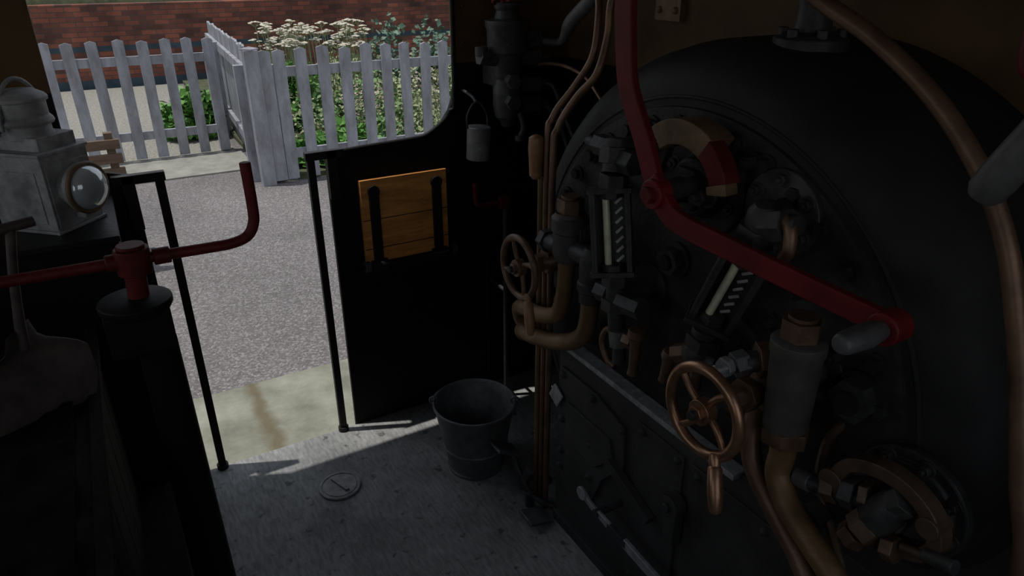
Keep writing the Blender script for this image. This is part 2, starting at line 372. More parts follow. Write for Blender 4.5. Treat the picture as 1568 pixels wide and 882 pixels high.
# ------------------------------------------------------------------ boiler backhead
BY,BZ=1.09,.83
b=B('boiler_backhead',sharp=30)
b.lathe((0,BY,BZ),(1,0,0),[(1.10,0),(1.10,.60),(1.106,.635),(1.125,.668),(1.155,.692),(1.20,.71),(1.26,.72),(1.549,.72)],'boiler',96)
b.lathe((0,BY,BZ),(1,0,0),[(1.089,0),(1.089,.578),(1.091,.584),(1.102,.586)],'plate',96)
b.torus((1.102,BY,BZ),(1,0,0),.605,.005,'boiler',96,8)
for i in range(40):
    a=2*math.pi*i/40+.05; y=BY+.548*math.cos(a); z=BZ+.548*math.sin(a)
    if z>.72: 
        b.cyl((1.09,y,z),(1.083,y,z),.021,'plate',n=16); b.hexn((1.085,y,z),(1.070,y,z),.0145,'plate')
for (y,z,r) in ((1.105,1.069,.034),(.605,.977,.042),(.82,1.035,.016),(.93,1.14,.015),(.76,1.13,.015),(1.26,.93,.016),(.70,.90,.016),(.86,.80,.018),(1.33,.80,.018),(.92,1.345,.014),(1.32,1.20,.014),(.66,1.04,.014)):
    b.cyl((1.089,y,z),(1.078,y,z),r*1.25,'plate',n=24); b.hexn((1.08,y,z),(1.05,y,z),r,'iron' if r>.03 else 'plate'); b.cyl((1.05,y,z),(1.04,y,z),r*.55,'plate',n=16)
b.done()

b=B('firebox_cladding',.002)
b.box((1.29,.885,.343),(.515,1.23,.683),'clad')
b.box((1.032,1.135,.682),(.042,.69,.016),'ledge')
b.box((1.026,.885,.02),(.02,1.2,.04),'clad')
x0=1.022
b.prism([(1.475,.60),(1.30,.60),(1.17,.565),(1.16,.44),(1.25,.33),(1.30,.20),(1.475,.20)],x0,1.034,'clad','x')
b.prism([(1.43,.50),(1.22,.50),(1.20,.44),(1.28,.36),(1.43,.36)],x0-.008,x0+.002,'clad','x')
b.prism([(1.12,.62),(.95,.62),(.95,.07),(1.12,.07)],1.026,1.034,'clad','x')
b.prism([(.925,.62),(.50,.62),(.50,.07),(.925,.07)],1.026,1.034,'clad','x')
for y in (1.46,1.31):
    for z in (.58,.24,.3,.42): b.dome((x0,y,z),(-1,0,0),.013,'clad')
for (y,z) in ((1.18,.55),(1.10,.60),(.97,.60),(.97,.1),(1.1,.1),(.9,.6),(.9,.1),(.7,.6),(.55,.6)): b.dome((1.026,y,z),(-1,0,0),.011,'clad')
b.box((1.012,.946,.43),(.03,.035,.12),'clad'); b.cyl((1.02,.946,.49),(.985,.946,.49),.03,'clad'); b.cyl((.99,.946,.49),(.975,.946,.49),.012,'iron')
b.box((1.012,1.12,.40),(.025,.20,.028),'clad',Matrix.Rotation(.35,3,'X'))
b.box((1.015,1.486,.492),(.006,.052,.062),'steel',Matrix.Rotation(.5,3,'X'))
b.done()

b=B('firedoor_lever',.0015)
b.ribbon([(1.235,.325),(1.20,.312),(1.11,.305)],lambda f:.026-.008*math.sin(f*3),.945,.955,'steel',4)
b.ribbon([(1.05,.30),(.93,.292),(.80,.285),(.62,.28)],.03,.945,.957,'steel',4)
b.ribbon([(1.12,.303),(1.04,.300)],.022,.944,.958,'iron',1)
b.cyl((1.03,1.17,.308),(.94,1.17,.308),.012,'iron'); b.cyl((1.03,.80,.285),(.94,.80,.285),.012,'iron'); b.cyl((.949,1.238,.327),(.94,1.238,.327),.02,'steel')
b.done()

b=B('firedoor_foot_treadle',.002)
b.box((.95,1.69,.175),(.10,.075,.01),'greysteel',Matrix.Rotation(.5,3,'Y'))
b.tube([(.965,1.68,.17),(.97,1.62,.10),(.98,1.575,.05)],.012,'iron')
b.box((.98,1.60,.10),(.02,.03,.13),'iron',Matrix.Rotation(.5,3,'X'))
b.box((.96,1.50,.02),(.09,.08,.012),'greysteel',Matrix.Rotation(.25,3,'Y'))
b.cyl((.98,1.575,.0),(.98,1.575,.06),.016,'iron')
b.tube([(.98,1.575,.05),(1.0,1.53,.04),(1.03,1.50,.03)],.010,'iron')
b.done()

# ------------------------------------------------------------------ regulator
b=B('regulator_handle',.0025)
b.ribbon([(1.150,1.78),(1.143,1.63),(1.135,1.561),(1.118,1.475),(1.062,1.385),(1.010,1.295),(.955,1.252)],lambda f:.052-.008*f,.905,.922,'red')
b.ribbon([(1.020,1.31),(.965,1.258),(.908,1.243),(.80,1.238),(.69,1.233),(.49,1.227)],lambda f:.047-.010*f,.900,.917,'red')
b.cyl((.925,1.0,1.285),(.89,1.0,1.285),.030,'red'); b.hexn((.895,1.0,1.285),(.876,1.0,1.285),.018,'redrail')
b.cyl((1.09,1.02,1.28),(.92,1.0,1.285),.02,'iron')
b.cyl((.925,.488,1.227),(.885,.488,1.227),.025,'red'); b.lathe((.89,.488,1.227),(-1,0,.02),[(0,.012),(.01,.015),(.04,.019),(.085,.017),(.095,.014),(.098,0)],'greysteel',20)
b.done()
b=B('regulator_gland',.002)
gx=1.045;gz=1.265
b.lathe((1.092,gx,gz),(-1,0,0),[(0,.115),(.014,.115),(.017,.111),(.017,.07),(.05,.062),(.055,.055),(.055,0)],'plate',40)
for i in range(6):
    a=i*math.pi/3+.3; b.stud(1.076,gx+.093*math.cos(a),gz+.093*math.sin(a),.013,'iron')
b.lathe((1.04,gx,gz),(-1,0,0),[(0,.05),(.02,.05),(.02,.03),(.06,.026),(.06,0)],'plate',6)
b.stud(1.03,.985,1.265,.02,'iron',.03)
def arcpoly(r0,r1,a0,a1,n=12,cy=gx,cz=1.262):
    o=[(cy-r1*math.cos(math.radians(a0+(a1-a0)*i/n)),cz+r1*math.sin(math.radians(a0+(a1-a0)*i/n))) for i in range(n+1)]
    return o+[(cy-r0*math.cos(math.radians(a1+(a0-a1)*i/n)),cz+r0*math.sin(math.radians(a1+(a0-a1)*i/n))) for i in range(n+1)]
b.prism(arcpoly(.098,.150,55,128),.998,1.06,'tan','x')
b.prism(arcpoly(.106,.150,20,56,8),.990,1.03,'redrail','x')
b.prism(arcpoly(.102,.152,12,21,4),.985,1.02,'tan','x')
b.done()

# ------------------------------------------------------------------ gauge glasses
def gauge(name,bot,top,x,yaw,w,up_f,lo_f):
    b=B(name,.0012)
    bot=Vector((x,*bot)); top=Vector((x,*top)); ax=(top-bot).normalized(); hh=(top-bot).length
    f=Vector((-math.cos(yaw),-math.sin(yaw),0)); f=(f-ax*f.dot(ax)).normalized(); r=f.cross(ax).normalized()
    if r.y>0: r=-r
    R=Matrix((f.cross(ax).normalized(),f,ax)).transposed(); c=(bot+top)/2
    b.box(c-f*.022,(w,.006,hh),'gback',R)
    for s in (-1,1):
        b.box(c+r*s*w/2,(.006,.05,hh),'iron',R)
        b.box(c+r*s*(w/2-.006)+f*.022,(.009,.004,hh),'iron',R)
    for e in (bot,top): b.box(e,(w+.014,.062,.012),'iron',R); b.hexn(e-ax*.02,e+ax*.02,.026,'iron')
    b.cyl(bot-r*(w*.12),top-r*(w*.12),.0085,'gglass',n=20)
    n=7
    for i in range(n):
        p=c+ax*((i-(n-1)/2)*hh*.118)+r*w*.20-f*.016
        b.box(p,(w*.26,.004,hh*.035),'gwhite',R@Matrix.Rotation(.7,3,'Y'))
    for pts in up_f: pts(b)
    for pts in lo_f: pts(b)
    return b.done()
def g1u(b):
    y,z=1.222,1.235
    b.hexn((.97,1.215,z-.01),(.97,1.215,z+.03),.034,'iron'); b.cyl((.97,1.22,z+.03),(.975,1.225,z+.055),.026,'iron')
    b.hexn((.975,1.225,z+.05),(.98,1.23,z+.085),.036,'iron'); b.cyl((.98,1.23,z+.08),(.985,1.235,z+.10),.026,'iron'); b.dome((.985,1.235,z+.095),(0,0,1),.027,'iron',.010)
    b.cyl((.98,1.23,1.31),(1.09,1.23,1.31),.028,'iron'); b.cyl((1.092,1.23,1.31),(1.075,1.23,1.31),.06,'iron')
    b.hexn((.99,1.25,1.31),(.99,1.31,1.31),.026,'iron'); b.cyl((.99,1.31,1.31),(.99,1.345,1.31),.014,'iron')
    b.hexn((.985,1.2,1.295),(.985,1.16,1.295),.03,'iron')
def g1l(b):
    b.hexn((.97,1.185,1.0),(.97,1.185,1.03),.034,'iron'); b.cyl((.97,1.18,.95),(.97,1.183,1.0),.024,'iron')
    b.hexn((.97,1.178,.935),(.97,1.179,.965),.036,'iron'); b.cyl((.97,1.17,.88),(.97,1.178,.94),.020,'iron')
    b.cyl((.97,1.178,.965),(1.09,1.178,.965),.028,'iron'); b.cyl((1.092,1.19,.965),(1.078,1.19,.965),.062,'iron')
    b.hexn((.97,1.16,.965),(.97,1.08,.975),.026,'iron'); b.hexn((.97,1.20,.965),(.97,1.245,.96),.026,'iron')
    b.hexn((.97,1.150,.845),(.97,1.160,.885),.026,'greysteel'); b.cyl((.97,1.15,.80),(.97,1.153,.85),.017,'iron')
    b.tube([(.97,1.165,.87),(.968,1.20,.87),(.965,1.215,.83),(.965,1.19,.79),(.97,1.165,.78)],.009,'brass')
    b.hexn((.97,1.13,.875),(.97,1.10,.88),.02,'brass'); b.lathe((.965,1.088,.925),(0,.02,-1),[(0,0),(.002,.020),(.02,.023),(.03,.016),(.05,.014),(.11,.012),(.125,.015),(.13,0)],'brass',16)
gauge('water_gauge',(1.190,1.030),(1.222,1.225),.965,.85,.088,[g1u],[g1l])
def g2u(b):
    b.cyl((.98,.815,1.215),(.985,.808,1.255),.03,'iron'); b.hexn((.985,.812,1.235),(.987,.806,1.262),.04,'iron')
    b.lathe((.99,.80,1.275),(-.2,-.1,1),[(-.02,0),(-.02,.034),(.0,.036),(.02,.032),(.035,.02),(.04,0)],'iron',24)
    b.cyl((.98,.80,1.265),(1.09,.83,1.262),.034,'iron'); b.lathe((1.092,.842,1.26),(-1,0,0),[(0,.088),(.012,.088),(.014,.085),(.014,0)],'iron',36)
    for i in range(6):
        a=i*math.pi/3+.5; b.stud(1.08,.842+.068*math.cos(a),1.26+.068*math.sin(a),.012,'iron')
    b.hexn((.985,.79,1.27),(.985,.745,1.285),.032,'iron'); b.cyl((.985,.745,1.285),(.985,.725,1.29),.018,'iron')
    b.tube([(.985,.765,1.295),(.975,.735,1.285),(.97,.725,1.25),(.97,.735,1.225)],.012,'copperpipe')
def g2l(b):
    b.cyl((.98,.892,1.015),(.98,.90,.965),.03,'iron'); b.hexn((.98,.892,1.0),(.98,.896,.972),.042,'iron')
    b.lathe((.98,.905,.95),(0,0,1),[(-.03,0),(-.03,.026),(-.01,.036),(.01,.036),(.025,.028)],'iron',24)
    b.cyl((.98,.90,.95),(1.09,.90,.95),.03,'iron'); b.cyl((1.09,.90,.95),(1.078,.90,.95),.06,'iron')
    b.hexn((.98,.92,.945),(.97,.965,.92),.022,'brass'); b.lathe((.965,.972,.925),(0,.15,-1),[(0,0),(.002,.017),(.015,.02),(.03,.014),(.075,.012),(.085,.014),(.09,0)],'brass',16)
    b.hexn((.98,.88,.94),(.975,.84,.95),.024,'iron'); b.cyl((.98,.905,.92),(.98,.905,.86),.014,'brass')
gauge('water_gauge',(.891,1.030),(.822,1.200),.985,.65,.085,[g2u],[g2l])

# ------------------------------------------------------------------ steam valves with handwheels
def wheel(b,x,y,z,R,mrim,mhub,spin=0,w=1.):
    b.torus((x,y,z),(1,0,0),R-.006,.0095*w,mrim,48,12)
    for i in range(4):
        a=spin+i*math.pi/2; pts=[]
        for t in (.015,.035,.055,R-.008):
            aa=a+.35*(t/R); pts.append((x+.006-.006*t/R,y+t*math.cos(aa),z+t*math.sin(aa)))
        b.tube(pts,.0075,mrim,8,3)
    b.cyl((x+.012,y,z),(x-.012,y,z),.024,mhub,n=24); b.hexn((x-.01,y,z),(x-.022,y,z),.016,mhub); b.cyl((x-.02,y,z),(x-.032,y,z),.009,'iron')
    b.cyl((x,y,z),(x+.2,y,z),.009,'iron')
def whandle(b,p,q,m):
    d=(Vector(q)-Vector(p)); L=d.length
    b.lathe(p,d,[(-.012,0),(-.012,.008),(0,.011),(.1*L,.010),(.15*L,.013),(.6*L,.0145),(.9*L,.012),(L,.008),(L+.001,0)],m,16)
b=B('steam_valve',.001)
wheel(b,.88,1.487,.948,.09,'brass','brass',.9)
whandle(b,(.872,1.425,.885),(.86,1.390,.790),'woodh')
b.hexn((.93,1.487,.948),(.955,1.487,.948),.026,'brass'); b.hexn((.96,1.487,.948),(.985,1.487,.948),.034,'brass'); b.cyl((.95,1.487,.948),(1.06,1.43,.965),.022,'brass')
b.hexn((.99,1.475,.955),(1.01,1.465,.955),.032,'iron')
b.cyl((.985,1.43,1.0),(.985,1.52,1.0),.024,'iron'); b.hexn((.985,1.50,1.0),(.985,1.525,1.0),.032,'iron')
b.lathe((.985,1.402,0),(0,0,1),[(.98,0),(.98,.038),(1.0,.045),(1.06,.045),(1.065,.05),(1.10,.05),(1.105,.042),(1.115,.04)],'cast',32)
b.hexn((.985,1.403,1.11),(.985,1.404,1.15),.036,'brass'); b.cyl((.985,1.404,1.15),(.985,1.404,1.158),.025,'brass')
b.lathe((.985,1.30,0),(0,0,1),[(.90,.030),(.93,.032),(.935,.037),(.955,.037),(.96,.033),(1.02,.033),(1.05,.02),(1.055,0)],'iron',28)
b.cyl((.985,1.40,1.02),(.985,1.30,1.02),.03,'iron'); b.cyl((.985,1.38,1.06),(1.09,1.36,1.06),.035,'iron'); b.cyl((1.092,1.36,1.06),(1.075,1.36,1.06),.065,'iron')
b.tube([(.985,1.41,.99),(.985,1.415,.92),(.983,1.42,.86),(.98,1.445,.80),(.975,1.52,.765),(.975,1.62,.745),(.985,1.66,.72),(1.0,1.66,.67),(1.02,1.60,.63)],.024,'brownpipe',16)
b.tube([(.985,1.30,.92),(.985,1.302,.86),(.983,1.315,.80),(.98,1.36,.755),(.975,1.45,.71),(.975,1.56,.675),(.98,1.63,.66),(1.0,1.66,.63)],.025,'brownpipe',16)
b.done()

b=B('steam_valve',.001)
wheel(b,.80,.712,.982,.088,'bronze','bronze',.4,1.12)
whandle(b,(.79,.662,.912),(.765,.622,.835),'bronze')
b.hexn((.86,.712,.982),(.885,.712,.982),.024,'brass'); b.hexn((.895,.712,.982),(.92,.712,.982),.033,'brass'); b.cyl((.88,.712,.982),(1.0,.70,.98),.021,'brass'); b.hexn((.93,.705,.985),(.955,.70,.985),.038,'brass')
b.cyl((.955,.70,.985),(1.09,.70,.985),.03,'iron'); b.cyl((1.09,.70,.985),(1.078,.70,.985),.06,'iron')
b.hexn((.86,.735,1.04),(.875,.735,1.04),.019,'steel'); b.cyl((.84,.735,1.04),(.90,.725,1.045),.010,'steel'); b.hexn((.88,.73,1.042),(.905,.722,1.047),.024,'greysteel')
b.cyl((.90,.722,1.047),(.97,.68,1.055),.02,'iron'); b.hexn((.92,.712,1.05),(.94,.70,1.052),.034,'brass'); b.hexn((.95,.69,1.055),(.965,.68,1.055),.036,'brass')
b.lathe((.925,.606,0),(0,.03,1),[(.93,.026),(.935,.032),(.955,.038),(1.0,.040),(1.10,.043),(1.105,.046),(1.125,.046),(1.13,.040),(1.135,0)],'cast',32)
b.hexn((.925,.640,1.13),(.925,.641,1.165),.034,'brass'); b.cyl((.925,.641,1.165),(.925,.641,1.172),.024,'brass')
b.cyl((.925,.63,1.03),(.97,.70,1.01),.026,'iron')
b.hexn((.925,.630,.925),(.925,.632,.955),.042,'brass')
b.tube([(.925,.632,.94),(.925,.628,.90),(.92,.625,.855),(.91,.585,.815),(.90,.525,.79),(.89,.46,.76),(.885,.40,.68),(.885,.38,.4),(.885,.38,.02)],.0235,'brownpipe',16)
b.tube([(.955,.71,.98),(.945,.712,.93),(.93,.703,.88),(.92,.675,.83),(.91,.60,.775),(.90,.535,.735),(.89,.49,.68),(.885,.46,.5),(.885,.46,.02)],.0195,'copperpipe',16)
b.tube([(1.095,.63,.90),(1.04,.62,.88),(.98,.58,.84),(.96,.52,.77),(.95,.48,.70),(.95,.46,.5),(.95,.46,.02)],.009,'yoke',10)
b.done()

# ------------------------------------------------------------------ injector cock
b=B('injector_cock',.0015)
fy,fz=.475,.835
b.lathe((1.092,fy,fz),(-1,0,0),[(0,.105),(.013,.105),(.016,.101),(.016,.085),(.022,.080),(.022,0)],'iron',48)
for i in range(8):
    a=i*math.pi/4+.2; b.stud(1.076,fy+.088*math.cos(a),fz+.088*math.sin(a),.011,'iron')
b.lathe((1.075,fy,fz),(-1,0,0),[(0,.065),(.02,.06),(.05,.045),(.06,.04),(.06,0)],'iron',32)
b.cyl((1.02,.46,.86),(.95,.445,.89),.034,'iron'); 
b.ribbon([(.535,.90),(.515,.945),(.47,.968),(.42,.968),(.378,.945),(.358,.905),(.375,.872),(.42,.852),(.455,.850)],.024,.935,.965,'yoke',5)
b.tube([(.975,.53,.90),(.975,.50,.93),(.975,.455,.942),(.975,.41,.938),(.975,.39,.92),(.975,.39,.89)],.010,'iron',8)
b.cyl((.97,.535,.90),(.93,.535,.90),.022,'yoke'); b.cyl((.97,.372,.93),(.93,.372,.93),.018,'yoke')
b.hexn((.945,.548,.874),(.948,.525,.882),.026,'yoke'); b.hexn((.95,.515,.887),(.952,.492,.893),.030,'iron'); b.cyl((.94,.575,.865),(.955,.42,.91),.014,'iron')
b.hexn((.952,.485,.90),(.954,.47,.905),.026,'yoke')
b.cyl((.94,.60,.86),(.94,.57,.866),.018,'greysteel')
b.lathe((.945,.44,.905),(-.25,.35,-.9),[(-.03,0),(-.03,.024),(.0,.030),(.03,.029),(.035,.026),(.06,.025),(.06,0)],'iron',24)
b.hexn((.935,.452,.875),(.925,.462,.853),.031,'yoke'); b.hexn((.925,.465,.85),(.92,.475,.83),.025,'brass'); 
b.hexn((.95,.43,.925),(.95,.415,.945),.028,'iron')
b.cyl((.935,.40,.87),(.93,.33,.895),.008,'yoke'); b.cyl((.935,.365,.885),(.93,.32,.90),.012,'iron')
b.hexn((.93,.42,.855),(.93,.40,.862),.022,'brass')
b.hexn((.955,.58,.80),(.955,.54,.785),.030,'iron',.3)
b.done()

# ------------------------------------------------------------------ pipes
b=B('copper_steam_pipe')
b.tube([(1.0,.88,1.70),(1.0,.774,1.645),(1.0,.667,1.596),(1.0,.561,1.528),(1.0,.476,1.446),(1.0,.419,1.362),(1.0,.381,1.273),(1.0,.345,1.168),(1.0,.305,1.03),(1.0,.267,.90),(1.0,.25,.6),(1.0,.25,.02)],.0135,'copperpipe',16)
b.tube([(1.0,.88,1.70),(1.05,1.0,1.76),(1.2,1.1,1.86),(1.54,1.15,1.9)],.0135,'copperpipe',16)
b.done()
b=B('vertical_copper_pipe')
b.tube([(1.02,1.540,.0),(1.02,1.540,.6),(1.02,1.545,1.20),(1.035,1.545,1.30),(1.07,1.515,1.38),(1.10,1.475,1.44),(1.13,1.478,1.53),(1.14,1.48,1.62),(1.2,1.48,1.8)],.010,'copperpipe')
b.tube([(1.02,1.570,.0),(1.02,1.570,.6),(1.02,1.575,1.22),(1.035,1.575,1.32),(1.08,1.545,1.40),(1.11,1.51,1.48),(1.13,1.52,1.58),(1.15,1.55,1.66),(1.2,1.55,1.8)],.009,'copperpipe')
b.tube([(1.02,1.600,.0),(1.02,1.600,.6),(1.02,1.602,1.15)],.010,'brownpipe')
for z in (.12,.45,1.05): b.box((1.03,1.57,z),(.012,.095,.018),'iron')
b.lathe((1.0,1.600,1.15),(0,0,1),[(0,.010),(.01,.018),(.04,.019),(.09,.022),(.115,.020),(.12,.012),(.125,0)],'woodh',18)
b.done()

b=B('boiler_top_steam_stand',.002)
b.lathe((1.30,1.012,0),(0,0,1),[(1.52,.075),(1.555,.075),(1.557,.072),(1.567,.040),(1.59,.036),(1.70,.036),(1.95,.036),(2.1,.036)],'iron',32)
for i in range(6):
    a=i*math.pi/3; b.hexn((1.30+.057*math.cos(a),1.012+.057*math.sin(a),1.555),(1.30+.057*math.cos(a),1.012+.057*math.sin(a),1.575),.012,'iron')
b.done()

b=B('brake_valve_handle',.001)
b.lathe((.80,.372,1.468),(.0,-.35,.78),[(0,0),(.001,.015),(.01,.020),(.03,.021),(.09,.019),(.14,.015),(.17,.013),(.17,0)],'greysteel',28)
b.tube([(.80,.312,1.60),(.80,.29,1.65),(.80,.22,1.70),(.80,.12,1.70),(.80,.05,1.66),(.85,.0,1.4),(.95,.0,1.0),(1.0,0,.6),(1.0,0,0)],.013,'red')
b.tube([(.80,.315,1.60),(.80,.352,1.60),(.802,.366,1.63),(.82,.37,1.78)],.012,'red')
b.done()

# ------------------------------------------------------------------ lubricator, can, small pipes on the side
b=B('sight_feed_lubricator',.0015)
lx,ly=1.235,2.17
b.lathe((lx,ly,0),(0,0,1),[(1.165,0),(1.166,.02),(1.185,.028),(1.20,.045),(1.24,.052),(1.30,.052),(1.33,.044),(1.34,.050),(1.40,.055),(1.42,.070),(1.49,.070),(1.50,.076),(1.52,.076),(1.525,.045),(1.55,.038),(1.56,.045),(1.575,.045),(1.58,0)],'iron',28)
b.box((lx,ly+.075,1.36),(.06,.11,.12),'iron')
b.hexn((lx-.05,ly,1.40),(lx-.11,ly,1.41),.030,'iron'); b.cyl((lx-.10,ly,1.41),(lx-.10,ly,1.44),.022,'iron')
for z in (1.24,1.31,1.40,1.46): b.hexn((lx+.04,ly-.02,z),(lx+.11,ly-.035,z),.028,'iron'); b.cyl((lx+.10,ly-.035,z),(lx+.14,ly-.04,z),.014,'iron')
for z in (1.26,1.33): b.hexn((lx-.01,ly-.04,z),(lx-.02,ly-.085,z),.026,'iron')
b.tube([(lx+.02,ly-.05,1.22),(lx+.03,ly-.06,1.17),(lx+.02,ly-.05,1.13)],.010,'iron')
b.cyl((lx+.02,ly-.05,1.14),(lx+.02,ly-.05,1.12),.017,'iron')
b.torus((lx-.03,ly-.02,1.585),(0,.5,1),.032,.006,'red',24,8); b.cyl((lx-.03,ly-.02,1.56),(lx-.03,ly-.02,1.62),.006,'red')
b.tube([(lx+.10,ly-.02,1.455),(lx+.13,2.06,1.452),(1.33,1.97,1.475),(1.31,1.90,1.53),(1.30,1.80,1.59),(1.3,1.70,1.68)],lambda f:.012+.010*min(1,max(0,(f-.35)*5)),'greysteel',12)
b.tube([(lx+.10,ly-.04,1.375),(1.34,2.06,1.385),(1.32,1.93,1.39),(1.30,1.80,1.375),(1.29,1.718,1.336),(1.29,1.66,1.29)],.006,'copperpipe',8)
b.tube([(lx+.12,ly-.04,1.31),(1.38,2.1,1.30),(1.40,2.05,1.2),(1.42,2.0,1.12),(1.42,1.9,1.10)],.008,'iron',8)
b.tube([(lx+.12,ly-.04,1.24),(1.38,2.12,1.22),(1.44,2.1,1.10),(1.44,2.05,.9),(1.44,2.05,.02)],.009,'iron',8)
b.done()
b=B('oil_can',.001)
b.lathe((1.128,2.20,1.052),(0.06,0,1),[(0,0),(0,.040),(.004,.042),(.11,.042),(.114,.044),(.118,.040),(.12,.02),(.125,0)],'galv',28)
b.tube([(1.090,2.20,1.165),(1.09,2.20,1.21),(1.115,2.20,1.25),(1.14,2.20,1.25),(1.166,2.20,1.21),(1.170,2.20,1.165)],.0035,'iron',8)
b.tube([(1.128,2.20,1.252),(1.128,2.24,1.27),(1.128,2.318,1.28)],.006,'iron',8)
b.done()
b=B('drain_cock_lever',.001)
b.tube([(1.113,2.20,.962),(1.116,2.20,.895),(1.13,2.20,.878),(1.17,2.20,.875),(1.235,2.20,.872)],.009,'redrail',10)
b.box((1.236,2.20,.872),(.04,.03,.045),'redrail')
b.tube([(1.24,2.20,.86),(1.241,2.20,.4),(1.241,2.20,.0)],.010,'iron',10)
b.cyl((1.24,2.2,.5),(1.24,2.318,.5),.008,'iron')
b.done()

# ------------------------------------------------------------------ left: bunker, locker, handbrake, shovel, lamp
b=B('coal_bunker',.002)
b.box((-.52,.85,.42),(.73,2.1,.84),'board')
for i in range(14): b.box((-.153,-.12+i*.145,.42),(.012,.138,.84),'board')
b.box((-.150,.85,.843),(.026,2.1,.016),'board')
b.box((-.105,.83,.17),(.095,2.06,.34),'board')
b.done()
b=B('coal_pile')
k=b.mi('coal'); nx,ny=40,80; g=[]
for i in range(nx+1):
    row=[]
    for j in range(ny+1):
        x=-.88+.69*i/nx; y=-.15+2.0*j/ny
        z=.842+.03*noise.noise(Vector((x*12,y*12,0)))+.02*noise.noise(Vector((x*35,y*35,3)))+(.12*max(0,(-.40-x)))
        row.append(b.bm.verts.new((x,y,max(z,.8405))))
    g.append(row)
for i in range(nx):
    for j in range(ny): b.face([g[i][j],g[i+1][j],g[i+1][j+1],g[i][j+1]],k)
b.done()
b=B('tool_locker',.003)
b.box((-.46,2.105,.535),(.84,.40,1.07),'black'); b.box((-.46,2.10,1.072),(.85,.41,.016),'blackmetal')
b.done()

b=B('handbrake',.002)
HX,HY=-.008,1.40
b.cyl((HX,HY,0),(HX,HY,1.02),.047,'black',.037,n=28); b.cyl((HX,HY,0),(HX,HY,.03),.049,'black')
b.box((HX-.022,HY,1.055),(.115,.085,.085),'black'); b.lathe((HX-.02,HY,0),(0,0,1),[(1.09,.060),(1.10,.066),(1.112,.066),(1.118,.05),(1.118,0)],'black',32)
b.cyl((HX-.012,HY,1.11),(HX-.008,HY,1.17),.019,'redrail'); b.cyl((HX-.006,HY,1.165),(HX-.006,HY,1.215),.031,'redrail'); b.cyl((HX-.006,HY,1.215),(HX-.006,HY,1.222),.025,'redrail')
b.tube([(-.36,HY,1.192),(-.22,HY,1.192),(-.10,HY,1.191),(0,HY,1.191),(.12,HY,1.189),(.165,HY,1.190),(.195,HY,1.200),(.210,HY,1.225),(.213,HY,1.26),(.212,HY,1.348)],lambda f:.0108,'redrail',14)
b.cyl((-.06,HY,1.192),(-.03,HY,1.192),.016,'redrail'); b.cyl((.02,HY,1.19),(.05,HY,1.19),.016,'redrail')
b.done()

b=B('coal_shovel',.001)
k=b.mi('shovel'); nu,nv=14,18; top=[];bot=[]
for j in range(nv+1):
    v=j/nv; z=1.035-.188*v
    if v<.2: w=.018+.012*v/.2
    elif v<.42: w=.03+.087*math.sin((v-.2)/.22*math.pi/2)
    else: w=.117+.004*math.sin((v-.42)*5)-.012*max(0,v-.75)/.25
    r1=[];r2=[]
    for i in range(nu+1):
        u=-1+2*i/nu
        dish=.010*(u*u)*min(1,v*2)
        p=Vector((-.245+u*w*.92,1.55+.04*u-dish-.03*v,z+(.012*(1-u*u)*-1 if j==nv else 0)))
        r1.append(b.bm.verts.new(p)); r2.append(b.bm.verts.new(p+Vector((0,.004,0))))
    top.append(r1);bot.append(r2)
for j in range(nv):
    for i in range(nu):
        b.face([top[j][i],top[j][i+1],top[j+1][i+1],top[j+1][i]],k); b.face([bot[j][i],bot[j+1][i],bot[j+1][i+1],bot[j][i+1]],k)
for i in range(nu):
    b.face([top[0][i],bot[0][i],bot[0][i+1],top[0][i+1]],k); b.face([top[nv][i],top[nv][i+1],bot[nv][i+1],bot[nv][i]],k)
for j in range(nv):
    b.face([top[j][0],top[j+1][0],bot[j+1][0],bot[j][0]],k); b.face([top[j][nu],bot[j][nu],bot[j+1][nu],top[j+1][nu]],k)
b.tube([(-.205,1.56,1.235),(-.222,1.555,1.15),(-.237,1.55,1.05),(-.243,1.54,.99)],lambda f:.009+.006*max(0,f-.5),'shovel',12)
b.cyl((-.26,1.545,1.237),(-.165,1.57,1.243),.010,'shovel')
b.done()

b=B('oil_hand_lamp',.0015)
e1=Vector((.69,.72,0)).normalized(); e2=Vector((-.72,.69,0)).normalized(); corner=Vector((-.163,1.975,1.08))
w,d=.145,.175; R=Matrix((e1,e2,Vector((0,0,1)))).transposed(); cc=corner+e1*w/2+e2*d/2
b.box(cc+Vector((0,0,.004)),(w+.012,d+.012,.008),'lampbody',R)
b.box(cc+Vector((0,0,.10)),(w,d,.19),'lampbody',R)
b.box(cc-e2*d/2+Vector((0,0,.09)),(w*.9,.004,.16),'lampbody',R)
b.box(cc-e1*w/2+Vector((0,0,.09)),(.006,d*.72,.13),'lampbody',R)
b.box(cc+Vector((0,0,.197)),(w+.008,d+.008,.008),'lampbody',R)
b.box(cc+e1*.01+Vector((0,0,.215)),(w*.78,d*.78,.035),'lampbody',R)
b.lathe(cc+Vector((0,0,.228)),(0,0,1),[(0,.058),(.012,.054),(.03,.053),(.03,.062),(.036,.064),(.042,.062),(.05,.055),(.085,.055),(.085,.061),(.093,.062),(.10,.056),(.112,.035),(.116,0)],'lampbody',36)
pts=[cc+Vector((0,0,.25))+e1*(.066*math.cos(a))+Vector((0,0,.115*math.sin(a))) for a in [math.pi*i/10 for i in range(11)]]
b.tube(pts,.005,'lampbody',10,3)
lc=corner+e1*w*.50+Vector((0,0,.105)); n=-e2
b.lathe(lc,n,[(0,.048),(.03,.048),(.03,.062),(.045,.063),(.05,.059)],'lampbody',36)
b.torus(lc+n*.048,n,.060,.006,'tan',40,10)
b.lathe(lc+n*.046,n,[(0,.057),(.010,.054),(.020,.046),(.028,.034),(.033,.019),(.035,0)],'glass',36)
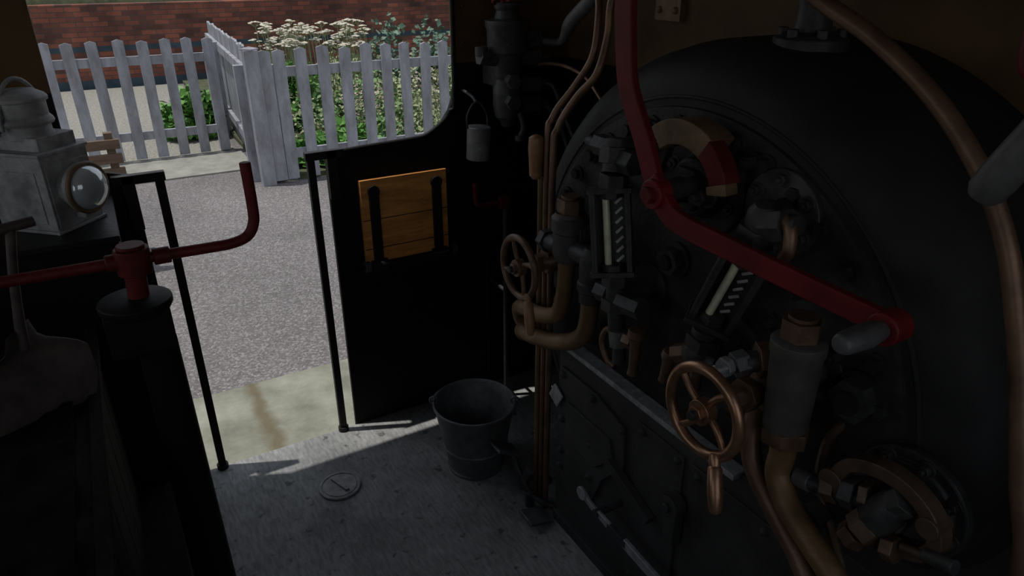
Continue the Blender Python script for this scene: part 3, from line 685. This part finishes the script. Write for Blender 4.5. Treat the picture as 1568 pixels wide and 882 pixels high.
b.box(lc+n*.02+Vector((0,0,-.07)),(.03,.03,.015),'lampbody',R)
b.done()

# ------------------------------------------------------------------ outside
b=B('platform_ground'); b.box((0,12.6,-.45),(60,18.9,.5),'tarmac'); b.done()
b=B('platform_coping',.006)
for i in range(-8,9):
    b.box((.48+i*.95,2.82,-.245),(.945,.70,.10),'coping')
b.box((0,2.87,-.7),(60,.55,.8),'kerb'); b.done()
b=B('track_ground'); b.box((0,0,-1.45),(60,60,.1),'ballast'); b.done()
b=B('path_paving',.004)
b.box((-14.4,10.72,-.197),(31.1,5.4,.02),'path'); b.box((-14.35,7.62,-.196),(31.1,.78,.025),'kerb')
b.done()
b=B('garden_bed'); b.box((12.5,10.05,-.18),(22.5,6.8,.06),'soil'); b.done()

def picket(b,x,y,ax,w=.105,z0=-.17,h=1.17,th=.022,lean=0.):
    ww=w*random.uniform(.93,1.03); h+=random.uniform(-.014,.014); lean+=random.uniform(-.016,.016)
    poly=[(-ww/2,z0),(ww/2,z0),(ww/2+lean,z0+h-.018),(0+lean,z0+h),(-ww/2+lean,z0+h-.018)]
    k=b.mi('white'); ax=Vector(ax).normalized(); nn=Vector((-ax.y,ax.x,0))
    A=[b.bm.verts.new(Vector((x,y,0))+ax*p[0]+Vector((0,0,p[1]))-nn*th/2) for p in poly]
    C=[b.bm.verts.new(Vector((x,y,0))+ax*p[0]+Vector((0,0,p[1]))+nn*th/2) for p in poly]
    b.face(A,k); b.face(C[::-1],k)
    for i in range(5): b.face([A[i],C[i],C[(i+1)%5],A[(i+1)%5]],k)
def fence(name,p0,p1,step,rails=(.06,.80)):
    b=B(name); p0=Vector((*p0,0));p1=Vector((*p1,0)); L=(p1-p0).length; ax=(p1-p0).normalized(); nn=Vector((-ax.y,ax.x,0)); n=int(L/step)
    for i in range(n+1):
        p=p0+ax*(i*step); picket(b,p.x,p.y,ax)
    c=(p0+p1)/2; R=Matrix((ax,nn,Vector((0,0,1)))).transposed()
    sgn=1 if nn.y>=0 else -1
    for z in rails: b.box(c+nn*sgn*.035+Vector((0,0,z)),(L,.04,.085),'white',R)
    for i in range(int(L/2.2)+1):
        p=p0+ax*min(L,i*2.2); b.box(p+nn*sgn*.09+Vector((0,0,.33)),(.09,.09,1.06),'white',R)
    return b
fence('picket_fence',(1.06,8.1),(-3.0,8.1),.207).done()
b=fence('picket_fence',(1.42,6.60),(9.0,6.60),.200)
picket(b,1.30,6.585,(1,0,0),.12,h=1.16)
b.done()
b=fence('picket_gate',(1.20,6.80),(1.40,10.4),.125)
b.box((1.19,6.62,.40),(.12,.12,1.20),'white'); b.lathe((1.19,6.62,1.0),(0,0,1),[(0,.08),(.012,.08),(.03,.0)],'white',4)
b.done()

b=B('garden_bench',.003)
for z in (.66,.57,.48): b.box((-.60,5.0,z),(1.27,.03,.06),'bench')
for x in (-1.18,-.62,-.02): b.box((x,5.03,.27),(.05,.05,.92),'bench'); b.box((x,5.42,.02),(.05,.05,.42),'bench'); b.box((x,5.22,.21),(.05,.42,.05),'bench')
for y in (5.12,5.22,5.32,5.42): b.box((-.60,y,.245),(1.22,.075,.025),'bench')
b.done()

b=B('brick_wall'); b.box((5,13.65,.43),(60,.3,1.30),'brick'); b.done()

def shrub(name,boxes):
    b=B(name,sharp=180); 
    for (x0,x1,y0,y1,z0,z1,n,mm,sz) in boxes:
        ks=b.mi(mm)
        cl=[(random.uniform(x0,x1),random.uniform(y0,y1),random.uniform(.3,1.)) for _ in range(max(6,n//220))]
        for i in range(n):
            cx,cy,hh=random.choice(cl); top=z0+(z1-z0)*hh
            a=random.random()*6.283; rr=.28*math.sqrt(random.random()); t=random.random()**.8
            p=Vector((cx+rr*math.cos(a),cy+rr*math.sin(a)*.8,z0+(top-z0)*t*(1-.6*(rr/.28)**2*.6)))
            s=sz*random.uniform(.6,1.3)
            d=Vector((random.gauss(0,1),random.gauss(0,1)-.3,random.gauss(.1,.6))).normalized()
            nrm=Vector((random.gauss(0,.6),random.gauss(-.5,.6),random.gauss(.8,.5))).normalized()
            w=d.cross(nrm)
            if w.length<.1: continue
            w.normalize(); nn2=w.cross(d)
            v=[b.bm.verts.new(p),b.bm.verts.new(p+d*s*.5+w*s*.34+nn2*s*.06),b.bm.verts.new(p+d*s),b.bm.verts.new(p+d*s*.5-w*s*.34+nn2*s*.06)]
            b.face([v[0],v[1],v[2]],ks); b.face([v[0],v[2],v[3]],ks)
    return b
b=shrub('garden_shrub',[(1.7,9,7.05,8.6,-.15,.60,7000,'leaf',.07),(1.7,9,7.05,8.2,-.15,.64,17000,'leaf2',.045),(2.6,9,7.6,9.5,.0,.85,7000,'leaf2',.07),(1.75,2.4,7.0,7.25,-.15,.2,1500,'leafb',.12),(3.2,9,8.4,9.8,.1,1.10,7000,'leafc',.10),(1.9,9,9,12,-.1,.55,6000,'leaf2',.09),(1.9,9,7.1,8.6,.1,.7,2400,'pink',.04)]); b.done()
b=shrub('leafy_bush',[(.80,.98,8.75,9.5,-.15,.62,1700,'leafb',.11)]); b.done()
b=shrub('leafy_bush',[(1.85,2.3,8.6,10,-.1,.75,2500,'leafb',.10)]); b.done()
b=B('cow_parsley')
for i in range(80):
    y=random.uniform(8.6,9.6); x=y*random.uniform(.185,.34)
    if x<1.75: continue
    zt=random.uniform(.72,1.00)
    b.tube([(x,y,-.1),(x+.03,y,zt*.5),(x,y,zt)],.005,'leaf2',5,2)
    for q in range(14):
        a=random.random()*6.28; r=random.random()*.085; px,py,pz=x+r*math.cos(a),y+r*math.sin(a),zt+.04-r*.3
        b.cyl((x,y,zt-.03),(px,py,pz),.002,'leaf2',n=3,caps=False); b.dome((px,py,pz),(0,0,1),.022,'flower',.01,6)
b.done()
# hedge behind the wall: a dense leafy body with a rounded woody core
b=shrub('hedge',[(-6,4,14.3,15.0,-.2,2.3,26000,'leaf',.17),(4,14,14.3,15.0,-.2,2.3,14000,'leaf',.19)])
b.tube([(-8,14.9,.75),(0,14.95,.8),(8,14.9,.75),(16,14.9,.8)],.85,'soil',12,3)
b.done()

# ------------------------------------------------------------------ light
w=bpy.data.worlds.new('sky'); SC.world=w; w.use_nodes=True
N=w.node_tree.nodes; Lk=w.node_tree.links; bg=N['Background']
tc=N.new('ShaderNodeTexCoord'); sp=N.new('ShaderNodeSeparateXYZ'); Lk.new(tc.outputs['Generated'],sp.inputs[0])
cr=N.new('ShaderNodeValToRGB'); e=cr.color_ramp.elements; e[0].position=.0; e[0].color=(.72,.73,.74,1); e[1].position=.7; e[1].color=(.50,.56,.67,1)
Lk.new(sp.outputs['Z'],cr.inputs[0]); Lk.new(cr.outputs[0],bg.inputs[0]); bg.inputs[1].default_value=.88
sd=bpy.data.lights.new('sun','SUN'); sd.energy=2.7; sd.angle=math.radians(.6); sd.color=(1,.97,.92)
so=bpy.data.objects.new('sun',sd); SC.collection.objects.link(so)
so.rotation_euler=Vector((.20,-.085,-.95)).to_track_quat('-Z','Y').to_euler(); so.location=(-3,3,8)

# ------------------------------------------------------------------ camera
cd=bpy.data.cameras.new('camera'); cd.lens=24.45; cd.sensor_width=36; cd.clip_start=.02
co=bpy.data.objects.new('camera',cd); SC.collection.objects.link(co); co.location=(0,0,1.7)
co.rotation_euler=(math.radians(90-25.2),0,math.radians(-30)); SC.camera=co
